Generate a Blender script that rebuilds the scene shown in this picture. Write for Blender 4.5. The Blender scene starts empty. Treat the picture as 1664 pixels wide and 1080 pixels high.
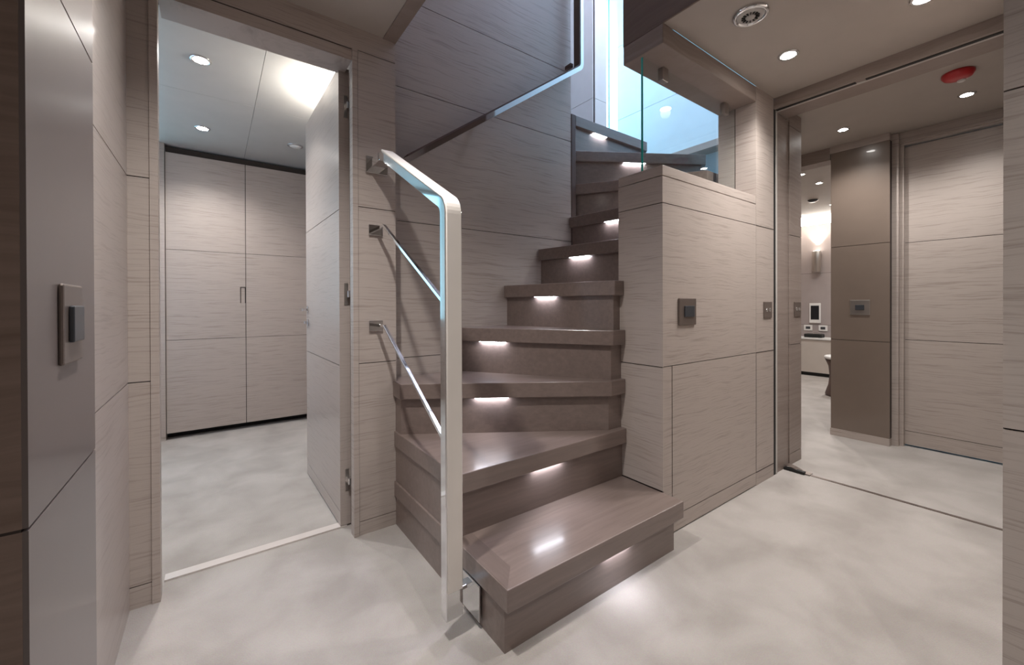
import bpy, bmesh, math, random
from mathutils import Vector, Matrix
random.seed(4)
S = bpy.context.scene
COL = S.collection
PI = math.pi

# ---------------------------------------------------------------- camera
FPX, YAW, PITCH, ROLL, CY = 664.856, .941164, .0040545, -.00291511, 497.695
F = Vector((math.cos(YAW), math.sin(YAW), 0)); R = Vector((math.sin(YAW), -math.cos(YAW), 0)); U = Vector((0, 0, 1))
F2 = F*math.cos(PITCH) - U*math.sin(PITCH); U2 = U*math.cos(PITCH) + F*math.sin(PITCH)
R3 = R*math.cos(ROLL) + U2*math.sin(ROLL); U3 = U2*math.cos(ROLL) - R*math.sin(ROLL)
cam_d = bpy.data.cameras.new('camera'); cam = bpy.data.objects.new('camera', cam_d); COL.objects.link(cam)
cam.matrix_world = Matrix(((R3.x, U3.x, -F2.x, 0), (R3.y, U3.y, -F2.y, 0), (R3.z, U3.z, -F2.z, 1.0), (0, 0, 0, 1)))
cam_d.sensor_width = 36; cam_d.lens = FPX/1664*36; cam_d.shift_y = -(540-CY)/1664; cam_d.clip_start = .02
S.camera = cam

# ---------------------------------------------------------------- world, exposure
w = bpy.data.worlds.new('world'); S.world = w; w.use_nodes = True
w.node_tree.nodes['Background'].inputs[0].default_value = (.35, .72, 1, 1)
w.node_tree.nodes['Background'].inputs[1].default_value = 1.2
S.view_settings.view_transform = 'Standard'; S.view_settings.look = 'None'
S.view_settings.exposure = 0.6; S.view_settings.gamma = 1; S.view_settings.use_curve_mapping = False

def area(name, loc, rot, sx, sy, power, color, spread=PI):
    d = bpy.data.lights.new(name, 'AREA'); d.shape = 'RECTANGLE'; d.size = sx; d.size_y = sy
    d.energy = power; d.color = color; d.spread = spread
    o = bpy.data.objects.new(name, d); COL.objects.link(o); o.location = loc; o.rotation_euler = rot
    return o
# daylight entering through the landing window (lamp just inside it)
area('daylight_landing_window', (3.05, 3.16, 3.35), (-PI/2, 0, 0), .5, 1.8, 27, (.36, .76, 1))
area('added_stairwell_fill', (2.3, 1.75, 4.44), (0, 0, 0), .6, .5, 32, (.74, .72, .95))  # no opening here: overhead light added to brighten stairs and stairwell wall

# ---------------------------------------------------------------- materials
def mat(name):
    m = bpy.data.materials.new(name); m.use_nodes = True
    return m, m.node_tree.nodes, m.node_tree.links, m.node_tree.nodes['Principled BSDF']
def plain(name, col, rough=.5, metal=0., coat=0., spec=.5):
    m, n, l, b = mat(name)
    b.inputs['Base Color'].default_value = (*col, 1); b.inputs['Roughness'].default_value = rough
    b.inputs['Metallic'].default_value = metal; b.inputs['Coat Weight'].default_value = coat
    b.inputs['Specular IOR Level'].default_value = spec
    # faint procedural variation so nothing is perfectly flat
    tc = n.new('ShaderNodeTexCoord'); nz = n.new('ShaderNodeTexNoise'); nz.inputs['Scale'].default_value = 9
    mx = n.new('ShaderNodeMix'); mx.data_type = 'RGBA'; mx.inputs[6].default_value = (*[c*.94 for c in col], 1); mx.inputs[7].default_value = (*[min(1, c*1.05) for c in col], 1)
    l.new(tc.outputs['Object'], nz.inputs['Vector']); l.new(nz.outputs['Fac'], mx.inputs[0]); l.new(mx.outputs[2], b.inputs['Base Color'])
    return m
def wood(name, dark, light, scale=(1.6, 1.6, 75), wav=.035, rough=.42, bump=.25, coat=.0, contrast=(.36, .66), coatr=.12):
    m, n, l, b = mat(name)
    tc = n.new('ShaderNodeTexCoord')
    # low, broad waviness displaces the grain lines
    n1 = n.new('ShaderNodeTexNoise'); n1.inputs['Scale'].default_value = 4.5; n1.inputs['Detail'].default_value = 2.5
    l.new(tc.outputs['Object'], n1.inputs['Vector'])
    sub = n.new('ShaderNodeVectorMath'); sub.operation = 'SUBTRACT'; sub.inputs[1].default_value = (.5, .5, .5)
    l.new(n1.outputs['Color'], sub.inputs[0])
    sc = n.new('ShaderNodeVectorMath'); sc.operation = 'SCALE'; sc.inputs['Scale'].default_value = wav*2
    l.new(sub.outputs[0], sc.inputs[0])
    add = n.new('ShaderNodeVectorMath'); l.new(tc.outputs['Object'], add.inputs[0]); l.new(sc.outputs[0], add.inputs[1])
    mp = n.new('ShaderNodeMapping'); mp.inputs['Scale'].default_value = scale; l.new(add.outputs[0], mp.inputs['Vector'])
    n2 = n.new('ShaderNodeTexNoise'); n2.inputs['Scale'].default_value = 1; n2.inputs['Detail'].default_value = 5; n2.inputs['Roughness'].default_value = .62
    l.new(mp.outputs[0], n2.inputs['Vector'])
    mp2 = n.new('ShaderNodeMapping'); mp2.inputs['Scale'].default_value = [s*.33 for s in scale]; l.new(add.outputs[0], mp2.inputs['Vector'])
    n3 = n.new('ShaderNodeTexNoise'); n3.inputs['Scale'].default_value = 1; n3.inputs['Detail'].default_value = 2
    l.new(mp2.outputs[0], n3.inputs['Vector'])
    mixf = n.new('ShaderNodeMath'); mixf.operation = 'MULTIPLY_ADD'; mixf.inputs[1].default_value = .22
    l.new(n3.outputs['Fac'], mixf.inputs[0])
    m7 = n.new('ShaderNodeMath'); m7.operation = 'MULTIPLY'; m7.inputs[1].default_value = .78; l.new(n2.outputs['Fac'], m7.inputs[0])
    l.new(m7.outputs[0], mixf.inputs[2])
    cr = n.new('ShaderNodeValToRGB'); cr.color_ramp.elements[0].position = contrast[0]; cr.color_ramp.elements[1].position = contrast[1]
    cr.color_ramp.elements[0].color = (*dark, 1); cr.color_ramp.elements[1].color = (*light, 1)
    l.new(mixf.outputs[0], cr.inputs[0]); l.new(cr.outputs[0], b.inputs['Base Color'])
    bp = n.new('ShaderNodeBump'); bp.inputs['Strength'].default_value = bump; bp.inputs['Distance'].default_value = .002
    l.new(mixf.outputs[0], bp.inputs['Height']); l.new(bp.outputs[0], b.inputs['Normal'])
    b.inputs['Roughness'].default_value = rough; b.inputs['Coat Weight'].default_value = coat; b.inputs['Coat Roughness'].default_value = coatr
    return m
def emit(name, col, s):
    m, n, l, b = mat(name)
    b.inputs['Base Color'].default_value = (*col, 1); b.inputs['Emission Color'].default_value = (*col, 1); b.inputs['Emission Strength'].default_value = s
    return m

M = {}
M['oak'] = wood('limed_oak', (.315, .26, .228), (.445, .382, .345), scale=(5, 5, 170), wav=.018, rough=.42, contrast=(.34, .49))
M['oak_gloss'] = wood('limed_oak_satin', (.345, .29, .262), (.455, .392, .36), scale=(5, 5, 170), wav=.018, rough=.32, coat=.2, bump=.15, contrast=(.34, .49))
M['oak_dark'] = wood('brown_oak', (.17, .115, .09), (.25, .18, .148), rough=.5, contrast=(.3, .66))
M['stairwood'] = wood('stair_oak', (.165, .123, .108), (.245, .188, .166), scale=(2.0, 55, 55), wav=.02, rough=.33, bump=.08, coat=.35, contrast=(.25, .75), coatr=.14)
M['stairborder'] = wood('stair_oak_border', (.13, .096, .084), (.19, .145, .128), scale=(55, 2, 55), wav=.02, rough=.33, bump=.08, coat=.35, contrast=(.25, .75), coatr=.14)
M['soffit'] = wood('soffit_oak', (.15, .105, .085), (.20, .15, .125), rough=.5, contrast=(.3, .7))
M['trimwood'] = wood('trim_oak', (.24, .19, .165), (.33, .27, .24), rough=.45, contrast=(.3, .7))
M['groove'] = plain('groove_shadow_gap', (.035, .024, .02), .7)
M['black'] = plain('black_gap', (.008, .008, .008), .6)
M['lacquer'] = plain('taupe_satin_lacquer', (.145, .118, .11), .30, metal=0, coat=.12)
M['column'] = plain('brown_leather_panel', (.185, .142, .115), .30, coat=.25)
M['ceil'] = plain('ceiling_panel', (.44, .395, .355), .6)
M['ceil2'] = plain('cabin_ceiling_panel', (.48, .46, .435), .4)
M['bluewall'] = plain('gloss_lacquer_wall', (.60, .74, .80), .22)
M['chrome'] = plain('polished_steel', (.80, .81, .82), .06, metal=1)
M['nickel'] = plain('brushed_nickel', (.50, .46, .43), .28, metal=.9)
M['leather'] = plain('cream_leather', (.80, .745, .69), .42)
M['leather_dark'] = plain('brown_rail_leather', (.10, .06, .05), .5)
M['bronze'] = plain('bronze_plate', (.22, .18, .16), .32, metal=.6)
M['graphite'] = plain('graphite_rocker', (.06, .065, .075), .28, metal=.3)
M['white'] = plain('white_plastic', (.78, .76, .74), .35)
M['cream'] = plain('cream_cabinet', (.56, .50, .45), .4)
M['threshold'] = plain('pale_threshold', (.62, .56, .53), .35)
M['red'] = plain('red_detector', (.50, .025, .03), .35)
M['screen'] = plain('dark_screen', (.006, .007, .012), .12)
M['greywall'] = plain('cabin_fabric_wall', (.36, .31, .30), .6)
M['teal'] = plain('glass_edge', (.02, .42, .36), .1, coat=.5)
M['wall_white'] = plain('painted_wall', (.55, .52, .49), .6)
M['lamp'] = emit('lamp_lens', (1, .97, .92), 45)
M['led'] = emit('led_strip', (.86, .89, 1), 28)
M['cove'] = emit('cove_light', (1, .93, .84), 9)
M['sky'] = emit('daylight_sky', (.62, .88, 1), 3.2)
M['sky_cabin'] = emit('daylight_sky_cabin', (.66, .79, 1), .55)
M['sky_cabin_strong'] = emit('daylight_sky_small_window', (.40, .80, 1), 1.25)
# glass: clear with fresnel reflection
gm = bpy.data.materials.new('clear_glass'); gm.use_nodes = True; n = gm.node_tree.nodes; l = gm.node_tree.links; n.clear()
o_ = n.new('ShaderNodeOutputMaterial'); tr = n.new('ShaderNodeBsdfTransparent'); tr.inputs[0].default_value = (.965, .99, .985, 1)
gl = n.new('ShaderNodeBsdfGlossy'); gl.inputs['Roughness'].default_value = .02; fr = n.new('ShaderNodeFresnel'); fr.inputs[0].default_value = 1.45
geo = n.new('ShaderNodeNewGeometry'); inv = n.new('ShaderNodeMath'); inv.operation = 'SUBTRACT'; inv.inputs[0].default_value = 1; l.new(geo.outputs['Backfacing'], inv.inputs[1])
mu = n.new('ShaderNodeMath'); mu.operation = 'MULTIPLY'; l.new(fr.outputs[0], mu.inputs[0]); l.new(inv.outputs[0], mu.inputs[1])
mx = n.new('ShaderNodeMixShader'); l.new(mu.outputs[0], mx.inputs[0]); l.new(tr.outputs[0], mx.inputs[1]); l.new(gl.outputs[0], mx.inputs[2]); l.new(mx.outputs[0], o_.inputs[0])
M['glass'] = gm
# carpet
m, n, l, b = mat('cream_carpet'); tc = n.new('ShaderNodeTexCoord')
na = n.new('ShaderNodeTexNoise'); na.inputs['Scale'].default_value = 4.2; na.inputs['Detail'].default_value = 6; na.inputs['Distortion'].default_value = .35
nb = n.new('ShaderNodeTexNoise'); nb.inputs['Scale'].default_value = 260; nb.inputs['Detail'].default_value = 2
cr = n.new('ShaderNodeValToRGB'); cr.color_ramp.elements[0].position = .34; cr.color_ramp.elements[1].position = .64
cr.color_ramp.elements[0].color = (.382, .345, .318, 1); cr.color_ramp.elements[1].color = (.492, .450, .422, 1)
mm = n.new('ShaderNodeMix'); mm.data_type = 'RGBA'; mm.blend_type = 'MULTIPLY'; mm.inputs[0].default_value = .22
bp = n.new('ShaderNodeBump'); bp.inputs['Strength'].default_value = .5; bp.inputs['Distance'].default_value = .003
l.new(tc.outputs['Object'], na.inputs['Vector']); l.new(tc.outputs['Object'], nb.inputs['Vector']); l.new(na.outputs['Fac'], cr.inputs[0])
l.new(cr.outputs[0], mm.inputs[6]); l.new(nb.outputs['Color'], mm.inputs[7]); l.new(mm.outputs[2], b.inputs['Base Color'])
l.new(nb.outputs['Fac'], bp.inputs['Height']); l.new(bp.outputs[0], b.inputs['Normal']); b.inputs['Roughness'].default_value = .95
b.inputs['Sheen Weight'].default_value = .15
M['carpet'] = m

# ---------------------------------------------------------------- mesh helpers
def bx(bm, x0, x1, y0, y1, z0, z1, mi=0):
    vs = [bm.verts.new(p) for p in ((x0,y0,z0),(x1,y0,z0),(x1,y1,z0),(x0,y1,z0),(x0,y0,z1),(x1,y0,z1),(x1,y1,z1),(x0,y1,z1))]
    fs = []
    for q in ((3,2,1,0),(4,5,6,7),(0,1,5,4),(1,2,6,5),(2,3,7,6),(3,0,4,7)):
        f = bm.faces.new([vs[i] for i in q]); f.material_index = mi; fs.append(f)
    return vs
def prism(bm, poly, z0, z1, mi=0):      # poly counter-clockwise in XY
    a = [bm.verts.new((x, y, z0)) for x, y in poly]; b = [bm.verts.new((x, y, z1)) for x, y in poly]
    n = len(poly); fs = [bm.faces.new(a[::-1]), bm.faces.new(b)]
    for i in range(n): fs.append(bm.faces.new((a[i], a[(i+1) % n], b[(i+1) % n], b[i])))
    for f in fs: f.material_index = mi
def lathe(bm, prof, loc=(0,0,0), axis='z', seg=32, mi=0, flip=False):
    rings = []
    for r, h in prof:
        ring = []
        for k in range(seg):
            a = 2*PI*k/seg; c, s = r*math.cos(a), r*math.sin(a)
            p = {'z': (c, s, h), 'y': (c, h, s), 'x': (h, c, s)}[axis]
            ring.append(bm.verts.new((p[0]+loc[0], p[1]+loc[1], p[2]+loc[2])))
        rings.append(ring)
    for a, b in zip(rings, rings[1:]):
        for k in range(seg):
            f = bm.faces.new((a[k], a[(k+1) % seg], b[(k+1) % seg], b[k])); f.material_index = mi; f.smooth = True
    for ring in (rings[0], rings[-1]):
        f = bm.faces.new(ring); f.material_index = mi
    bmesh.ops.recalc_face_normals(bm, faces=bm.faces)
def sweep(bm, path, t0, t1, w0, w1, plane='yz', mi=0):
    """rectangular bar along a planar path; t offsets across the path normal, w the extent along the third axis"""
    n = len(path); rings = []
    for i, (a, z) in enumerate(path):
        p0 = path[max(i-1, 0)]; p1 = path[min(i+1, n-1)]
        d = Vector((p1[0]-p0[0], p1[1]-p0[1])).normalized()
        if 0 < i < n-1:
            d0 = Vector((a-p0[0], z-p0[1])).normalized(); d1 = Vector((p1[0]-a, p1[1]-z)).normalized()
            d = (d0+d1).normalized(); k = 1/max(.3, d.dot(d0))
        else: k = 1
        nn = Vector((-d.y, d.x))*k
        ring = []
        for t, wv in ((t0, w0), (t1, w0), (t1, w1), (t0, w1)):
            q = (a+nn.x*t, z+nn.y*t)
            ring.append(bm.verts.new((wv, q[0], q[1]) if plane == 'yz' else (q[0], wv, q[1])))
        rings.append(ring)
    for a, b in zip(rings, rings[1:]):
        for k in range(4):
            f = bm.faces.new((a[k], a[(k+1) % 4], b[(k+1) % 4], b[k])); f.material_index = mi
    bm.faces.new(rings[0]); bm.faces.new(rings[-1][::-1])
    bmesh.ops.recalc_face_normals(bm, faces=bm.faces)
def arc(c, r, a0, a1, n=8):
    return [(c[0]+r*math.cos(a0+(a1-a0)*i/n), c[1]+r*math.sin(a0+(a1-a0)*i/n)) for i in range(n+1)]
def rounded(pts, rads, n=7):
    out = [pts[0]]
    for i in range(1, len(pts)-1):
        p0, p, p1 = Vector(pts[i-1]), Vector(pts[i]), Vector(pts[i+1]); r = rads[i-1]
        d0 = (p0-p).normalized(); d1 = (p1-p).normalized(); ang = d0.angle(d1)/2
        tl = r/math.tan(ang); a = p+d0*tl; b = p+d1*tl
        for k in range(n+1):
            t = k/n; q = a*(1-t)**2 + p*2*t*(1-t) + b*t*t; out.append((q.x, q.y))
    out.append(pts[-1]); return out
def obj(name, bm, mats, parent=None, bevel=0, seg=2):
    me = bpy.data.meshes.new(name); bm.to_mesh(me); bm.free()
    for mm_ in (mats if isinstance(mats, (list, tuple)) else [mats]): me.materials.append(mm_)
    o = bpy.data.objects.new(name, me); COL.objects.link(o)
    if parent: o.parent = parent
    if bevel:
        b = o.modifiers.new('bevel', 'BEVEL'); b.width = bevel; b.segments = seg; b.limit_method = 'ANGLE'; b.angle_limit = math.radians(40)
    return o
def boxes(name, mats, *bs, parent=None, bevel=0):
    bm = bmesh.new()
    for b in bs: bx(bm, *b)
    return obj(name, bm, mats, parent, bevel)
def struct(o): o['kind'] = 'structure'; return o
def tag(o, label, cat, group=None):
    o['label'] = label; o['category'] = cat
    if group: o['group'] = group
    return o
def thing(name, label, cat, loc=(0,0,0), group=None):
    o = bpy.data.objects.new(name, None); COL.objects.link(o); o.location = loc; o.empty_display_size = .05
    return tag(o, label, cat, group)
G = .0035   # seam width
def panels(bm, ax, plane, s, a0, a1, z0, z1, zs=(), av=(), th=.06, pt=.006, mi=0, gi=1):
    """a panelled wall: dark core with panels in front separated by real grooves. ax: wall normal axis, s: side it faces"""
    core = sorted((plane-s*pt, plane-s*th)); face = sorted((plane, plane-s*pt))
    def b(c, p0, p1, q0, q1, m_):
        if ax == 'x': bx(bm, c[0], c[1], p0, p1, q0, q1, m_)
        else: bx(bm, p0, p1, c[0], c[1], q0, q1, m_)
    b(core, a0, a1, z0, z1, gi)
    zz = [z0]+sorted(zs)+[z1]; aa = [a0]+sorted(av)+[a1]
    for i in range(len(zz)-1):
        for j in range(len(aa)-1):
            b(face, aa[j]+(G/2 if j else 0), aa[j+1]-(G/2 if j < len(aa)-2 else 0), zz[i]+(G/2 if i else 0), zz[i+1]-(G/2 if i < len(zz)-2 else 0), mi)
def pwall(name, mt, *args, groove='groove', **kw):
    bm = bmesh.new(); panels(bm, *args, **kw); return struct(obj(name, bm, [mt, M[groove]]))

ZS = [.747, 1.427, 2.10]
CE = 2.195

# ---------------------------------------------------------------- floor and ceilings
struct(boxes('floor', M['carpet'], (-1.7, 7.2, -1.9, 4.3, -.1, 0)))
struct(boxes('ceiling', M['ceil'], (-1.7, .617, -1.9, 1.822, CE, CE+.05), (.617, 1.545, -1.9, .2, CE, CE+.05), (1.552, 2.64, -1.9, 1.028, CE, CE+.05)))
struct(boxes('ceiling_corridor', M['ceil'], (2.84, 3.95, -1.9, 1.04, CE, CE+.05)))
struct(boxes('ceiling_salon', M['ceil'], (3.06, 7.2, 1.04, 2.1, CE, CE+.05), (3.25, 7.2, 2.104, 2.75, CE, CE+.05)))
bm = bmesh.new()      # cabin ceiling: panels with thin joints
bx(bm, -.85, .8, 1.95, 4.1, 2.206, 2.26, 1)
for x0, x1 in ((-.85, .204), (.206, .8)):
    for y0, y1 in ((1.95, 2.919), (2.921, 4.1)): bx(bm, x0, x1, y0, y1, 2.2, 2.206, 0)
struct(obj('ceiling_cabin', bm, [M['ceil2'], M['groove']]))
struct(boxes('ceiling_upstairs', M['wall_white'], (.6, 3.3, .15, 4.1, 4.5, 4.55)))
struct(boxes('trim_1', M['trimwood'], (.617, .675, .2, 1.93, CE-.004, CE+.06)))   # frame of the stair opening
# ---------------------------------------------------------------- left foreground
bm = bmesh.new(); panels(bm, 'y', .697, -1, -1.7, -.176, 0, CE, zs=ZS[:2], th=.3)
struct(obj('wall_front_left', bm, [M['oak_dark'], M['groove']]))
bm = bmesh.new(); panels(bm, 'x', -.171, 1, .6975, 1.02, 0, CE, zs=ZS[:2], th=.06)
struct(obj('trim_2', bm, [M['lacquer'], M['groove']]))
bm = bmesh.new(); panels(bm, 'x', -.228, 1, 1.0, 1.822, .0, CE, zs=ZS[:2], th=.09)
struct(obj('wall_left', bm, [M['oak_gloss'], M['groove']]))
# ---------------------------------------------------------------- wall with the cabin doorway
bm = bmesh.new()
panels(bm, 'y', 1.822, -1, -.32, -.172, 0, CE, zs=[.073]+ZS[:2], th=.14)
bx(bm, -.172, -.150, 1.816, 1.862, 0, 2.05, 0)
bx(bm, -.150, .483, 1.824, 1.962, 2.05, 2.095, 0)
panels(bm, 'y', 1.822, -1, -.172, .507, 2.10, CE, th=.14)
bx(bm, -.172, .483, 1.826, 1.96, 2.094, 2.103, 1)
bx(bm, .483, .505, 1.818, 1.864, 0, 2.0975, 0)
panels(bm, 'y', 1.822, -1, .507, .672, 0, CE, zs=[.06]+ZS, th=.108)
struct(obj('wall_doorway', bm, [M['oak'], M['groove']]))
struct(boxes('trim_3', M['threshold'], (-.150, .483, 1.937, 1.98, .0, .006)))
# ---------------------------------------------------------------- stairwell wall
bm = bmesh.new(); panels(bm, 'y', 1.93, -1, .672, 1.885, 0, 4.5, zs=[.743, 1.41, 2.06, 2.50, 3.2, 3.9], th=.12)
struct(obj('wall_stairwell', bm, [M['oak'], M['groove']]))
struct(boxes('wall_upper_left', M['oak'], (.60, .675, .2, 1.93, CE+.06, 4.5)))
struct(boxes('wall_upper_front', M['oak'], (.60, 1.545, .1, .2, CE+.05, 4.5)))
struct(boxes('wall_upper_right', M['soffit'], (1.545, 1.62, .1, 1.236, CE+.0005, 4.5)))
struct(boxes('wall_upper_back_and_added_panel', M['bluewall'], (1.62, 3.3, 1.14, 1.236, 2.26, 4.5), (2.64, 3.189, 1.2365, 1.242, 1.4, 2.5)))  # second box: unseen pale panel added to lighten the landing wall's reflection
struct(boxes('trim_4', M['trimwood'], (1.545, 2.41, 1.028, 1.2355, 2.11, CE-.0005), bevel=.003))  # soffit above the glass
# ---------------------------------------------------------------- post beside the cabinet
bm = bmesh.new()
bx(bm, 2.41, 2.632, 1.028, 1.138, 0, CE, 0); bx(bm, 2.416, 2.632, 1.138, 1.144, 0, CE, 1); bx(bm, 2.41, 2.632, 1.144, 1.236, 0, CE, 0)
struct(obj('wall_post', bm, [M['oak'], M['groove']]))
# ---------------------------------------------------------------- passage frame
bm = bmesh.new()
bx(bm, 2.633, 2.6645, 1.030, 1.2, 0, 2.15, 1)                   # black slot
bx(bm, 2.665, 2.683, 1.028, 1.2, 0, 2.135, 2)                 # pale strip
bx(bm, 2.683, 2.79, 1.034, 1.2, 0, 2.128, 0)
bx(bm, 2.79, 2.875, 1.040, 1.2, 0, 2.128, 0)
panels(bm, 'y', 1.034, -1, 2.877, 3.06, 0, CE, zs=[.07, .747, 1.427, 2.10], th=.2, gi=1)
bx(bm, 2.877, 2.84, 1.036, 1.2, 2.128, CE, 0)
# head of the frame running across the lobby ceiling
bx(bm, 2.640, 2.664, -1.9, 1.05, 2.135, CE+.05, 0)
bx(bm, 2.660, 2.681, -1.9, .62, 2.1325, CE+.05, 1); bx(bm, 2.664, 2.676, .62, .66, 2.135, CE+.05, 0); bx(bm, 2.660, 2.681, .66, 1.05, 2.1325, CE+.05, 1)
bx(bm, 2.681, 2.700, -1.9, 1.05, 2.133, CE+.05, 2)
bx(bm, 2.700, 2.706, -1.9, 1.05, 2.1345, CE+.05, 0)
bx(bm, 2.708, 2.840, -1.9, 1.05, 2.135, CE+.05, 0)
struct(obj('trim_5', bm, [M['trimwood'], M['black'], M['wall_white']]))
struct(boxes('trim_6', M['bronze'], (2.798, 2.816, -1.9, .99, 0, .003)))   # sliding door track
bm = bmesh.new()      # curled end of the track seal
sweep(bm, [(.90, .002), (.95, .006), (.985, .018), (1.015, .026), (1.033, .022)], 0, .004, 2.79, 2.835)
bx(bm, 2.780, 2.805, .925, 1.03, 0, .016, 1)
struct(obj('trim_7', bm, [M['bronze'], M['black']]))
# ---------------------------------------------------------------- corridor beyond
bm = bmesh.new()
panels(bm, 'x', 3.935, -1, -1.9, .70, .012, 2.10, zs=[.107]+ZS[:2], th=.06)
struct(obj('door_2', bm, [M['oak'], M['groove']]))
bm = bmesh.new()
bx(bm, 3.90, 4.0, -1.9, .757, 2.105, CE, 0)
bx(bm, 3.885, 3.90, -1.9, .757, 2.120, 2.128, 0)
bx(bm, 3.87, 4.0, .722, .757, 0, 2.19, 0); bx(bm, 3.90, 4.0, .70, .722, 0, 2.105, 0)
struct(obj('trim_8', bm, M['oak']))
bm = bmesh.new(); panels(bm, 'x', 3.82, -1, .757, 1.095, .052, 2.145, zs=[.73, 1.43], th=.15)
struct(obj('wall_column', bm, [M['column'], M['groove']]))
struct(boxes('trim_9', M['oak'], (3.815, 3.97, .757, 1.1, 2.145, CE), (3.815, 3.97, .757, 1.098, 0, .052)))
struct(boxes('trim_10', M['trimwood'], (3.82, 3.95, 1.1, 2.7, 2.10, CE)))
struct(boxes('wall_corridor_end', M['oak'], (2.64, 3.95, -1.95, -1.9, 0, CE)))
# salon
bm = bmesh.new(); panels(bm, 'x', 7.0, -1, .9, 2.75, 0, CE, zs=[.70, 1.44], th=.1, pt=.004)
struct(obj('wall_salon', bm, [M['greywall'], M['groove']]))
struct(boxes('wall_salon_side', M['oak'], (3.25, 7.2, 2.7, 2.8, 0, CE)))
struct(boxes('wall_salon_near', M['oak'], (3.06, 3.26, 1.235, 1.26, 0, CE), (3.252, 3.3, 1.26, 2.8, 0, CE), (3.97, 7.1, .8, .9, 0, CE)))
# ---------------------------------------------------------------- near right wall
bm = bmesh.new(); panels(bm, 'x', 1.29, -1, -1.9, .084, 0, CE, zs=ZS[:2], th=.06)
bx(bm, 1.35, 2.63, -1.9, .084, 0, CE, 0)
struct(obj('wall_right', bm, [M['oak'], M['groove']]))
# behind the camera
struct(boxes('wall_back', M['oak'], (-1.7, -.5, -1.9, -1.8, 0, CE), (-.5, 1.29, -1.9, -1.8, 0, CE)))
struct(boxes('wall_far_left', M['oak'], (-1.75, -1.7, -1.9, .7, 0, CE)))
# ---------------------------------------------------------------- cabin room
struct(boxes('wall_cabin_left', M['oak_gloss'], (-.9, -.85, 1.95, 4.1, 0, .55), (-.9, -.85, 1.95, 4.1, 1.95, 2.26), (-.9, -.85, 1.95, 2.3, .55, 1.95), (-.9, -.85, 3.7, 4.1, .55, 1.95), (-.9, -.32, 1.85, 1.95, 0, 2.26)))
struct(boxes('window_1', M['sky_cabin'], (-.885, -.87, 2.3, 3.7, .55, 1.95)))
struct(boxes('window_3', M['sky_cabin_strong'], (-.84, -.37, 3.975, 3.985, .85, 2.15)))
struct(boxes('wall_cabin_right', M['oak'], (.72, .8, 2.05, 4.1, 0, 2.26), (.504, .72, 1.932, 2.05, 0, 2.26)))
struct(boxes('wall_cabin_back', M['oak'], (-.9, .8, 4.6, 4.65, 0, 2.26), (-.85, -.365, 3.99, 4.04, 0, 2.2), (-.85, -.365, 3.965, 3.99, 0, .85)))

# upstairs landing
ZL = 2.2475
struct(boxes('floor_landing', M['stairwood'], (1.885, 3.19, 2.20, 4.0, ZL-.08, ZL-.002)))
bm = bmesh.new(); panels(bm, 'x', 3.19, -1, 1.236, 2.62, 1.5, 4.5, zs=[2.29, 2.79, 3.5], th=.06)
struct(obj('wall_landing_right', bm, [M['bluewall'], M['groove']]))
bm = bmesh.new()
panels(bm, 'x', 2.66, -1, 2.455, 4.0, ZL, 4.5, zs=[2.79, 3.9], th=.05)
panels(bm, 'y', 2.45, -1, 2.685, 2.83, ZL, 4.5, zs=[2.79], th=.05)
struct(obj('wall_landing', bm, [M['wall_white'], M['groove']]))
struct(boxes('wall_landing_left', M['bluewall'], (1.80, 1.885, 2.06, 4.0, ZL, 4.5)))
struct(boxes('wall_landing_back', M['bluewall'], (1.8, 2.66, 4.0, 4.05, ZL, 4.5), (2.66, 3.5, 3.3, 3.35, ZL-.1, 2.35), (2.66, 3.5, 3.3, 3.35, 4.35, 4.5), (3.4, 3.5, 2.62, 3.3, ZL, 4.5)))
struct(boxes('window_2', M['sky'], (2.71, 3.4, 3.31, 3.33, 2.35, 4.35)))

# ---------------------------------------------------------------- staircase
ST = thing('staircase', 'dark taupe wooden winding staircase with lit nosings, rising behind the pale cabinet', 'staircase', (.66, .93, 0))
OX, OY = .66, .93
def lp(poly): return [(x-OX, y-OY) for x, y in poly]
z_ = [0]+[.2+.2275*k for k in range(10)]
NT = .068
# fronts of the nosings, given as polylines from the left end to the right end (plan view)
XR = 1.5405
fronts = {
 1: [(.660, 1.8215), (.660, .932), (XR, .932)],
 2: [(.660, 1.8215), (.660, 1.217), (XR, 1.217)],
 3: [(.655, 1.8215), (.655, 1.732), (1.444, 1.222), (XR, 1.222)],
 4: [(.985, 1.925), (1.455, 1.222), (XR, 1.222)],
 5: [(1.345, 1.925), (1.475, 1.230), (XR, 1.230)],
 6: [(1.602, 1.925), (1.700, 1.275)],
 7: [(1.865, 1.925), (1.945, 1.275)],
 8: [(1.925, 1.945), (2.36, 1.275)],
 9: [(1.925, 1.955), (2.72, 1.480), (2.80, 1.535)],
 10: [(1.935, 1.934), (2.70, 1.934), (2.76, 2.0)],
}
backs = {   # how far each tread runs in under the next riser (closing the polygon, right side to left side)
 1: [(XR, 1.30), (.70, 1.30), (.70, 1.815)],
 2: [(XR, 1.30), (1.50, 1.30), (.72, 1.815)],
 3: [(XR, 1.30), (1.50, 1.32), (1.13, 1.925), (.676, 1.925), (.676, 1.815)],
 4: [(XR, 1.30), (1.53, 1.32), (1.44, 1.925)],
 5: [(XR, 1.275), (1.76, 1.275), (1.68, 1.925)],
 6: [(2.03, 1.275), (1.95, 1.925)],
 7: [(2.46, 1.275), (1.99, 1.99)],
 8: [(2.9, 1.275), (2.9, 1.45), (1.99, 2.01)],
 9: [(3.12, 1.70), (3.12, 2.03), (1.95, 2.03)],
 10: [(2.76, 2.24), (1.935, 2.24)],
}
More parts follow.
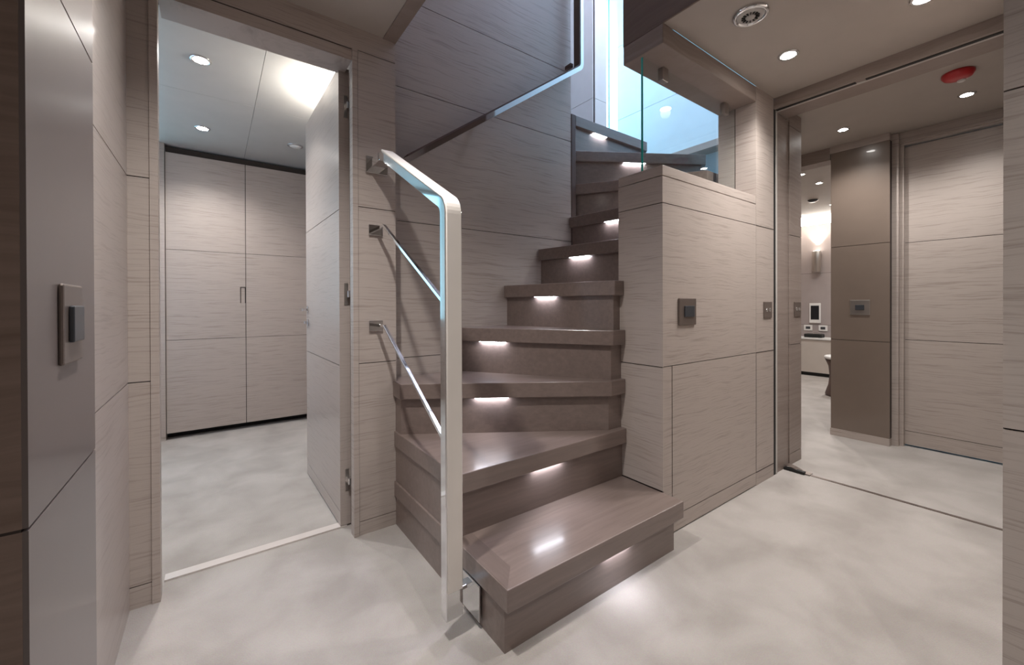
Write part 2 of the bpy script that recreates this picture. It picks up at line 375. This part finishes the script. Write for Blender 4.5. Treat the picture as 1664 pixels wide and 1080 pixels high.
def offset(line, d):      # shift a polyline to its left (inwards, under the tread)
    out = []
    for i, p in enumerate(line):
        p = Vector(p); ns = []
        if i > 0: e = (p-Vector(line[i-1])).normalized(); ns.append(Vector((-e.y, e.x)))
        if i < len(line)-1: e = (Vector(line[i+1])-p).normalized(); ns.append(Vector((-e.y, e.x)))
        n_ = sum(ns, Vector((0, 0))).normalized(); k = d/n_.dot(ns[0])
        out.append((p.x+n_.x*k, p.y+n_.y*k))
    return out
def led_on(k, frac, ln):
    pass
ledpx = {1: (.56, .13), 2: (.47, .15), 3: (.43, .15), 4: (.30, .14), 5: (.42, .13), 6: (.45, .13), 7: (.50, .13), 8: (.5, .12), 9: (.47, .15), 10: (.33, .13)}
for k in range(1, 11):
    fr_, zt = fronts[k], z_[k]
    inner = offset(fr_, .026)
    if k <= 3:      # the side overhang is smaller than the front one
        a, b_ = inner[1], inner[2]; xs = .668
        ys = a[1]+(xs-a[0])*(b_[1]-a[1])/(b_[0]-a[0]); inner[0] = (xs, 1.8215); inner[1] = (xs, ys)
    bm = bmesh.new(); prism(bm, lp(fr_+backs[k]), zt-NT, zt)
    bmesh.ops.recalc_face_normals(bm, faces=bm.faces)
    tread = obj('tread', bm, M['stairwood'], ST, bevel=.003)
    # riser: a board following the offset line, from the tread below up into the nosing
    end = list(inner)
    if k <= 3: end[-1] = (end[-1][0]-.03 if k == 1 else end[-1][0], end[-1][1])
    back = offset(end, .02)
    bm = bmesh.new(); prism(bm, lp(end+back[::-1]), (z_[k-1] if k > 1 else .0), zt-NT)
    bmesh.ops.recalc_face_normals(bm, faces=bm.faces)
    obj('riser', bm, M['stairwood'], ST)
    # light strip recessed under the nosing, on the longest run of the front
    segs = sorted(((Vector(inner[i+1])-Vector(inner[i])).length, i) for i in range(len(inner)-1))
    i = segs[-1][1]
    if k in (1, 2): i = 1
    a, b_ = Vector(inner[i]), Vector(inner[i+1]); e = (b_-a).normalized(); nn = Vector((e.y, -e.x))
    fq, ln = ledpx[k]; c = a+(b_-a)*fq
    q = [c-e*ln/2+nn*.003, c-e*ln/2+nn*.019, c+e*ln/2+nn*.019, c+e*ln/2+nn*.003]
    bm = bmesh.new(); prism(bm, lp([(v.x, v.y) for v in q]), zt-NT-.0018, zt-NT+.001); bmesh.ops.recalc_face_normals(bm, faces=bm.faces)
    led = obj('step_light', bm, M['led'], tread); led['label'] = 'glowing white light strip'
# mitred border on the left of the lowest tread
bm = bmesh.new(); prism(bm, lp([(.663, .936), (.728, 1.012), (.728, 1.243), (.663, 1.243)]), z_[1]-.001, z_[1]+.0006)
bmesh.ops.recalc_face_normals(bm, faces=bm.faces)
obj('tread_border', bm, M['stairborder'], ST)
# dark newel at the head of the stairwell wall
bm = bmesh.new(); bx(bm, 1.886-OX, 1.925-OX, 1.925-OY, 2.03-OY, z_[6]-.1, z_[10]-.005)
obj('newel', bm, M['leather_dark'], ST, bevel=.003)

# ---------------------------------------------------------------- stair cabinet
CX0, CX1, CYF, CYB = 1.541, 2.408, 1.028, 1.262
T = thing('stair_cabinet', 'pale wooden cabinet beside the staircase with a switch plate on its front', 'cabinet', (CX0, CYF, 0))
def L(b): return (b[0]-CX0, b[1]-CX0, b[2]-CYF, b[3]-CYF, b[4], b[5])
bm = bmesh.new()
bx(bm, *L((CX0+.006, CX1, CYF+.006, CYB, 0, 1.54)), 1)
for z0, z1 in ((0.204, .731-.002), (.735-.002, 1.431), (1.4345, 1.546)):     # left side skin
    bx(bm, *L((CX0, CX0+.006, CYF, CYB, z0, z1)), 0)
for z0, z1 in ((.0, .731), (.7345, 1.431), (1.4345, 1.546)):                  # corner stile on the front
    bx(bm, *L((CX0+.006, 1.606 if z0 < .7 else CX1, CYF, CYF+.006, z0, z1)), 0)
obj('body', bm, [M['oak'], M['groove']], T)
bm = bmesh.new(); bx(bm, *L((1.6125, CX1, CYF, CYF+.006, .076, .731))); obj('door', bm, M['oak'], T)
bm = bmesh.new(); bx(bm, *L((1.6095, CX1, CYF, CYF+.006, .006, .0715))); obj('plinth', bm, M['oak'], T)
bm = bmesh.new(); bx(bm, *L((CX0, CX1, CYF, CYB, 1.5495, 1.593))); obj('top_cap', bm, M['oak'], T, bevel=.002)
# front seams continue over the post
struct(boxes('trim_11', M['groove'], (2.41, 2.632, 1.0268, 1.028, 1.4310, 1.4345), (2.41, 2.632, 1.0268, 1.028, .7310, .7345), (2.41, 2.632, 1.0268, 1.028, .0715, .075), (2.4092, 2.4108, 1.0272, 1.028, .075, .731)))

# ---------------------------------------------------------------- glass screen over the cabinet
GL = thing('glass_screen', 'clear frameless glass screen standing on the pale cabinet under the soffit', 'glass panel', (1.56, 1.138, 1.593))
bm = bmesh.new(); bx(bm, 0, .848, 0, .010, .0, .515); obj('pane', bm, M['glass'], GL)
bm = bmesh.new(); bx(bm, -.0015, .0, .0, .010, .0, .515); e = obj('polished_edge', bm, M['teal'], GL); e['label'] = 'green glass edge'
for cx in (.16, .735):
    bm = bmesh.new(); bx(bm, cx-.022, cx+.022, -.009, .019, .455, .5165); obj('clamp', bm, M['nickel'], GL, bevel=.003)

# ---------------------------------------------------------------- main handrail
HR = thing('handrail', 'polished steel handrail with cream leather, standing beside the lowest step', 'handrail', (.5785, 1.1, .05))
HX, HY, HZ = .5785, 1.1, .05
path = rounded([(1.815, 1.612), (1.665, 1.612), (1.106, 1.300), (1.106, .06)], [.03, .05])
pl_ = [(y-HY, z-HZ) for y, z in path]
# path runs towards the viewer and down: left normal points to the inside (down/back), so outer side is negative
bm = bmesh.new(); sweep(bm, pl_, -.017, .017, -.0285, .0285); obj('steel_bar', bm, M['chrome'], HR, bevel=.002)
lp2 = rounded([(1.672, 1.616), (1.106, 1.300), (1.106, .145)], [.05]); 
bm = bmesh.new(); sweep(bm, [(y-HY, z-HZ) for y, z in lp2], -.022, -.016, -.0245, .0245)
o = obj('leather_inlay', bm, M['leather'], HR, bevel=.002); o['label'] = 'cream leather facing'
bm = bmesh.new(); bx(bm, .536-HX, .632-HX, 1.809-HY, 1.8175-HY, 1.578-HZ, 1.650-HZ); obj('wall_plate', bm, M['chrome'], HR, bevel=.002)
bm = bmesh.new(); bx(bm, .02, .655-HX, 1.112-HY, 1.142-HY, .118-HZ, .130-HZ); obj('foot_arm', bm, M['chrome'], HR, bevel=.001)
bm = bmesh.new(); bx(bm, .6545-HX, .6598-HX, 1.075-HY, 1.185-HY, .022-HZ, .132-HZ); obj('foot_plate', bm, M['chrome'], HR, bevel=.001)
for zt, zb in ((1.333, .99), (.912, .56)):
    bm = bmesh.new()
    sweep(bm, [(y-HY, z-HZ) for y, z in rounded([(1.815, zt), (1.705, zt), (1.120, zb)], [.01])], -.006, .006, -.006, .006)
    obj('thin_bar', bm, M['chrome'], HR, bevel=.001)
    bm = bmesh.new(); bx(bm, .548-HX, .608-HX, 1.809-HY, 1.8175-HY, zt-.026, zt+.022) if False else bx(bm, .548-HX, .608-HX, 1.811-HY, 1.8175-HY, zt-HZ-.026, zt-HZ+.020)
    obj('wall_plate', bm, M['chrome'], HR, bevel=.002)

# ---------------------------------------------------------------- upper handrail on the stairwell wall
WR = thing('wall_handrail', 'steel and brown handrail climbing the stairwell wall towards the upper deck', 'handrail', (.745, 1.858, 1.69))
AX, AY, AZ = .745, 1.858, 1.69
wp = rounded([(.70, 1.69-.03), (.745, 1.69), (1.885, 2.50), (1.885, 4.2)], [.01, .05])
bm = bmesh.new(); sweep(bm, [(x-AX, z-AZ) for x, z in wp], -.015, .010, -.0285, .0285, plane='xz'); obj('steel_bar', bm, M['chrome'], WR, bevel=.002)
bm = bmesh.new(); sweep(bm, [(x-AX, z-AZ) for x, z in wp[3:]], .010, .018, -.026, .026, plane='xz'); o = obj('leather_inlay', bm, M['leather_dark'], WR); o['label'] = 'brown leather facing, backlit shade in its colour'  # backlit darkness of this facing is put into its brown colour
for bxx, bz in ((1.845, 2.52), (1.15, 1.985), (.80, 1.735)):
    bm = bmesh.new(); bx(bm, bxx-.012-AX, bxx+.012-AX, .02, .072, bz-.012-AZ, bz+.012-AZ); obj('bracket', bm, M['leather_dark'], WR, bevel=.002)

# ---------------------------------------------------------------- open cabin door
D = bpy.data.objects.new('door_1', None); COL.objects.link(D); D['kind'] = 'structure'
D.location = (.479, 1.942, 0); D.rotation_euler = (0, 0, math.radians(.8))
bm = bmesh.new()
bx(bm, -.020, .018, 0, .745, .008, 2.068, 1)
for z0, z1 in ((.008, .068), (.0715, .728), (.7315, 1.428), (1.4315, 2.068)): bx(bm, -.024, -.020, 0, .745, z0, z1, 0)
bx(bm, -.024, .022, -.003, 0, .008, 2.068, 0); bx(bm, .018, .022, 0, .745, .008, 2.068, 0)
obj('door_leaf', bm, [M['oak_gloss'], M['groove']], D)
for hz in (1.895, 1.05, .21):
    bm = bmesh.new(); bx(bm, -.004, .014, -.006, -.003, hz-.05, hz+.05); h = obj('hinge', bm, M['nickel'], D, bevel=.004)
    bm = bmesh.new(); bx(bm, .004, .024, -.035, -.006, hz-.015, hz+.015); obj('hinge_knuckle', bm, M['chrome'], h, bevel=.002)
bm = bmesh.new(); bx(bm, -.030, -.024, .688, .728, .955, .995); bx(bm, -.060, -.030, .702, .714, .969, .981); bx(bm, -.066, -.056, .633, .714, .967, .983)
bx(bm, -.030, -.024, .688, .728, .880, .920); bx(bm, -.044, -.030, .699, .717, .892, .908)
obj('door_handle', bm, M['chrome'], D, bevel=.002)

# ---------------------------------------------------------------- wardrobe in the cabin
W_ = thing('wardrobe', 'pale wood built-in wardrobe with two tall doors across the cabin behind the doorway', 'wardrobe', (-.287, 3.96, 0))
bm = bmesh.new(); bx(bm, 0, 1.0, .03, .6, .055, 2.19); obj('body', bm, M['groove'], W_)
for i, (x0, x1) in enumerate(((0, .495), (.499, 1.0))):
    bm = bmesh.new()
    bx(bm, x0, x1, .006, .028, .05, 2.140, 1)
    for z0, z1 in ((.05, .7415), (.7445, 1.4185), (1.4215, 2.140)):
        if i == 0 and z0 > .7 and z1 < 1.5:     # recessed pull cut in the meeting edge
            bx(bm, x0, x1-.036, 0, .006, z0, z1, 0); bx(bm, x1-.036, x1, 0, .006, z0, 1.02, 0); bx(bm, x1-.036, x1, 0, .006, 1.15, z1, 0)
        else: bx(bm, x0, x1, 0, .006, z0, z1, 0)
    dr = obj('door', bm, [M['oak'], M['groove']], W_)
    if i == 0:
        bm = bmesh.new(); bx(bm, x1-.036, x1-.031, -.001, .0065, 1.02, 1.15); bx(bm, x1-.031, x1-.002, -.001, .0065, 1.145, 1.15); bx(bm, x1-.031, x1-.004, .003, .0062, 1.02, 1.145, 1); obj('recessed_pull', bm, [M['groove'], M['oak']], dr)
bm = bmesh.new(); bx(bm, -.075, -.004, -.01, .3, .03, 2.199); obj('side_panel', bm, M['oak'], W_)
bm = bmesh.new(); bx(bm, 0, 1.0, .10, .12, 0, .055); obj('plinth', bm, M['black'], W_)
bm = bmesh.new(); bx(bm, -.075, -.004, .0, .3, 0, .03); o = obj('foot', bm, M['cream'], W_)

# ---------------------------------------------------------------- ceiling fittings
def downlight(loc, label, group, power=13, r=.032):
    t = thing('downlight', label, 'ceiling light', loc, group)
    bm = bmesh.new(); lathe(bm, [(r+.012, 0), (r+.012, -.003), (r+.008, -.006), (r+.001, -.006), (r+.001, -.002)]); obj('rim', bm, M['chrome'], t)
    bm = bmesh.new(); lathe(bm, [(r, -.001), (r, -.0045), (r*.6, -.0065), (.001, -.007)]); obj('lens', bm, M['lamp'], t)
    d = bpy.data.lights.new('downlight_lamp', 'SPOT'); d.energy = power; d.spot_size = math.radians(136); d.spot_blend = 1.0; d.shadow_soft_size = .03; d.color = (1, .968, .935)
    o = bpy.data.objects.new('downlight_lamp', d); COL.objects.link(o); o.parent = t; o.location = (0, 0, -.03)
    return t
LB = 'round ceiling downlight '
downlight((2.233, .808, CE), LB+'in the lobby, between the air vent and the door frame', 'lobby downlights', 26)
downlight((2.247, .345, CE), LB+'in the lobby at the top edge of the photo', 'lobby downlights', 26)
downlight((3.483, .361, CE), LB+'in the corridor right beside the red detector', 'corridor downlights', 24, .026)
downlight((3.49, .932, CE), LB+'in the corridor above the brown column', 'corridor downlights', 24, .026)
downlight((-.047, 2.511, 2.2), LB+'in the cabin, the nearer one to the doorway', 'cabin downlights', 32)
downlight((-.057, 3.469, 2.2), LB+'in the cabin, the one close to the wardrobe', 'cabin downlights', 32)
downlight((4.38, 1.48, CE), LB+'in the far salon, left of its pair', 'salon downlights', 30, .022)
downlight((4.834, 1.481, CE), LB+'in the far salon above the wall lamp', 'salon downlights', 30, .022)
downlight((6.0, 1.7, CE), LB+'in the far salon near the desk', 'salon downlights', 45, .022)
downlight((.15, .95, CE), LB+'in the lobby ceiling before the cabin doorway', 'lobby downlights', 60)
downlight((.45, -.5, CE), LB+'added behind the viewer as fill light for the lobby', 'lobby downlights', 30)  # unseen lamp added behind the camera to brighten the lobby
downlight((1.95, .5, CE), LB+'added out of view as fill light for the lobby', 'lobby downlights', 14)  # another added lamp, above the frame, filling the lobby
bm = bmesh.new()
# upstairs lamp
downlight((2.2, 1.75, 4.4995), LB+'on the upper deck ceiling over the landing', 'upper deck downlights', 10)

V = thing('air_vent', 'round ceiling air vent with chrome rim near the lobby downlight', 'air vent', (1.795, .787, CE))
bm = bmesh.new(); lathe(bm, [(.068, 0), (.068, -.006), (.060, -.013), (.053, -.012), (.052, -.003)]); obj('rim', bm, M['chrome'], V)
bm = bmesh.new(); lathe(bm, [(.051, -.001), (.050, -.008), (.034, -.013), (.033, -.010), (.018, -.010), (.017, -.015), (.001, -.016)]); obj('grille', bm, M['ceil2'], V)
bm = bmesh.new()
for k in range(14):
    a = 2*PI*k/14; c, s = math.cos(a), math.sin(a)
    ps = [(c*.019-s*.0015, s*.019+c*.0015), (c*.019+s*.0015, s*.019-c*.0015), (c*.033+s*.0022, s*.033-c*.0022), (c*.033-s*.0022, s*.033+c*.0022)]
    prism(bm, ps, -.0145, -.0095)
bmesh.ops.recalc_face_normals(bm, faces=bm.faces); obj('slots', bm, M['black'], V)
V2 = thing('ceiling_speaker', 'small round white speaker in the cabin ceiling by the open door', 'speaker', (.501, 3.452, 2.2))
bm = bmesh.new(); lathe(bm, [(.055, 0), (.055, -.004), (.044, -.007), (.042, -.003)]); obj('rim', bm, M['chrome'], V2)
bm = bmesh.new(); lathe(bm, [(.041, -.001), (.040, -.005), (.02, -.010), (.001, -.011)]); obj('cone', bm, M['white'], V2)
RD = thing('fire_detector', 'red round fire detector on the corridor ceiling', 'fire detector', (3.125, .355, CE))
bm = bmesh.new(); lathe(bm, [(.062, 0), (.062, -.010), (.052, -.026), (.030, -.034), (.001, -.035)]); obj('housing', bm, M['red'], RD)
bm = bmesh.new(); lathe(bm, [(.016, -.030), (.016, -.040), (.010, -.044), (.001, -.045)], loc=(.02, -.01, 0)); obj('sensor', bm, M['white'], RD)
SD = thing('smoke_detector', 'tiny dark smoke detector on the far salon ceiling', 'smoke detector', (5.573, 1.767, CE))
bm = bmesh.new(); lathe(bm, [(.05, 0), (.05, -.01), (.03, -.025), (.001, -.026)]); obj('housing', bm, M['graphite'], SD)

# ---------------------------------------------------------------- switches and sockets
def plate_x(name, label, cat, x, y0, y1, z0, z1, s, kind, pm, group=None, th=.006):      # plate on a wall whose normal is x
    t = thing(name, label, cat, (x, (y0+y1)/2, (z0+z1)/2), group); hy, hz = (y1-y0)/2, (z1-z0)/2
    bm = bmesh.new(); bx(bm, *sorted((0, s*th)), -hy, hy, -hz, hz); obj('plate', bm, pm, t, bevel=.003)
    bm = bmesh.new(); a, b_ = kind
    bx(bm, *sorted((s*th, s*(th+.006))), -hy*a, hy*a, -hz*b_, hz*b_); obj('rocker' if cat == 'switch' else 'display', bm, M['graphite'], t, bevel=.002)
    return t
plate_x('light_switch', 'large metal light switch with dark rocker on the near left taupe panel', 'switch', -.171, .809, .909, .918, 1.031, 1, (.56, .46), M['bronze'])
bm = bmesh.new()
plate_x('thermostat', 'beige thermostat with a small dark display on the brown column', 'thermostat', 3.82, .862, .978, .918, 1.028, -1, (.45, .34), M['nickel'])
t = thing('light_switch', 'square bronze light switch on the front of the pale stair cabinet', 'switch', (1.722, 1.028, .967))
bm = bmesh.new(); bx(bm, -.068, .068, -.009, 0, -.060, .060); obj('plate', bm, M['bronze'], t, bevel=.003)
bm = bmesh.new(); bx(bm, -.032, .046, -.014, -.009, -.024, .026); obj('rocker', bm, M['graphite'], t, bevel=.002)
def socket(x, y, z, w_, label):
    t = thing('key_switch', label, 'switch', (x, y, z))
    bm = bmesh.new(); bx(bm, -w_, w_, -.006, 0, -.046, .046); obj('plate', bm, M['bronze'], t, bevel=.002)
    for dx in (-.018, .020):
        bm = bmesh.new(); lathe(bm, [(.011, -.006), (.011, -.009), (.004, -.011), (.001, -.011)], loc=(dx, 0, 0), axis='y', seg=14); obj('button', bm, M['chrome'], t)
socket(2.548, 1.028, .967, .051, 'small plate with two bright buttons on the post left of the black door slot')
socket(2.990, 1.034, .967, .050, 'small plate with two bright buttons on the passage wall right of the black slot')

# ---------------------------------------------------------------- far salon furniture
DK = thing('low_cabinet', 'low cream cabinet with pale top along the far salon wall', 'cabinet', (6.72, 1.3, 0))
bm = bmesh.new(); bx(bm, 0, .26, 0, 1.38, .05, .50); obj('body', bm, M['cream'], DK)
bm = bmesh.new(); bx(bm, .03, .26, 0.02, 1.36, 0, .05); obj('plinth', bm, M['black'], DK)
bm = bmesh.new(); bx(bm, -.015, .265, -.005, 1.385, .505, .53); obj('top', bm, M['white'], DK, bevel=.003)
bx2 = thing('media_tray', 'black tray with a chrome edge on the low cream cabinet', 'tray', (6.80, 2.13, .53))
bm = bmesh.new(); bx(bm, -.05, .08, -.09, .12, 0, .05); obj('tray', bm, M['black'], bx2, bevel=.01)
bm = bmesh.new(); bx(bm, -.02, .05, -.04, .02, .05, .066); obj('chrome_lid', bm, M['chrome'], bx2, bevel=.004)
TB = thing('wall_tablet', 'white framed tablet screen on the far salon wall under the wall lamp', 'tablet', (6.996, 2.19, .875))
bm = bmesh.new(); bx(bm, -.014, 0, -.070, .070, -.15, .135); obj('frame', bm, M['white'], TB, bevel=.006)
bm = bmesh.new(); bx(bm, -.016, -.0135, -.050, .050, -.10, .10); obj('screen', bm, M['screen'], TB)
for y, zz2, lab in ((2.275, .655, 'small white plate left of the pair under the wall tablet'), (2.095, .655, 'small white plate right of the pair under the wall tablet')):
    t = thing('wall_plate', lab, 'switch', (6.996, y, zz2))
    bm = bmesh.new(); bx(bm, -.01, 0, -.052, .052, -.04, .04); obj('plate', bm, M['white'], t, bevel=.003)
    bm = bmesh.new(); bx(bm, -.013, -.0095, -.028, .028, -.018, .018); obj('insert', bm, M['graphite'], t)
SC = thing('wall_lamp', 'grey cylindrical wall lamp throwing light up the far salon wall', 'wall lamp', (6.996, 2.155, 1.60))
bm = bmesh.new()
lathe(bm, [(.05, -.15), (.052, -.145), (.052, .145), (.05, .15)], loc=(-.06, 0, 0), seg=24); obj('shade', bm, M['nickel'], SC)
bm = bmesh.new(); bx(bm, -.03, 0, -.025, .025, -.1, .1); obj('mount', bm, M['nickel'], SC)
bm = bmesh.new(); lathe(bm, [(.042, .150), (.042, .153), (.001, .154)], loc=(-.06, 0, 0), seg=20); obj('bulb', bm, M['cove'], SC)
d = bpy.data.lights.new('wall_lamp_uplight', 'SPOT'); d.energy = 14; d.spot_size = math.radians(75); d.spot_blend = .4; d.shadow_soft_size = .02; d.color = (1, .86, .68)
o = bpy.data.objects.new('wall_lamp_uplight', d); COL.objects.link(o); o.parent = SC; o.location = (-.06, 0, .16); o.rotation_euler = (PI, 0, 0)
struct(boxes('trim_12', M['cove'], (6.62, 6.66, 1.2, 2.65, 2.085, CE-.001)))       # luminous cove
SO = thing('stool', 'brown waisted stool with pale seat half hidden behind the brown column', 'stool', (5.5, 1.47, 0))
bm = bmesh.new(); lathe(bm, [(.15, 0), (.155, .02), (.125, .12), (.115, .22), (.125, .32), (.155, .40)], seg=28); obj('base', bm, M['leather_dark'], SO)
bm = bmesh.new(); lathe(bm, [(.15, .40), (.162, .405), (.162, .425), (.15, .435), (.001, .437)], seg=28); obj('seat', bm, M['white'], SO)

# wall lamp washing the cabin ceiling, behind the open door leaf
UL = thing('uplighter', 'bright uplight on the cabin wall behind the open door, washing the ceiling', 'wall lamp', (.66, 2.42, 2.03))
bm = bmesh.new(); bx(bm, -.06, .06, -.06, .06, -.05, .03); obj('housing', bm, M['nickel'], UL, bevel=.003)
bm = bmesh.new(); bx(bm, -.055, -.005, -.055, .055, .03, .034); obj('lens', bm, M['lamp'], UL)
d = bpy.data.lights.new('uplighter_lamp', 'AREA'); d.shape = 'RECTANGLE'; d.size = .05; d.size_y = .1; d.energy = 13; d.color = (1, .97, .9)
o = bpy.data.objects.new('uplighter_lamp', d); COL.objects.link(o); o.parent = UL; o.location = (-.03, 0, .04); o.rotation_euler = (PI, 0, 0)
# glass door leaf on the upper landing
GD = thing('glass_door', 'frameless glass door with cyan edge by the bright window on the upper landing', 'glass door', (2.86, 2.45, ZL))
bm = bmesh.new(); bx(bm, 0, .010, 0, .7, .01, 2.1); obj('pane', bm, M['glass'], GD)
bm = bmesh.new(); bx(bm, -.001, .011, -.002, 0, .01, 2.1); obj('polished_edge', bm, M['teal'], GD)
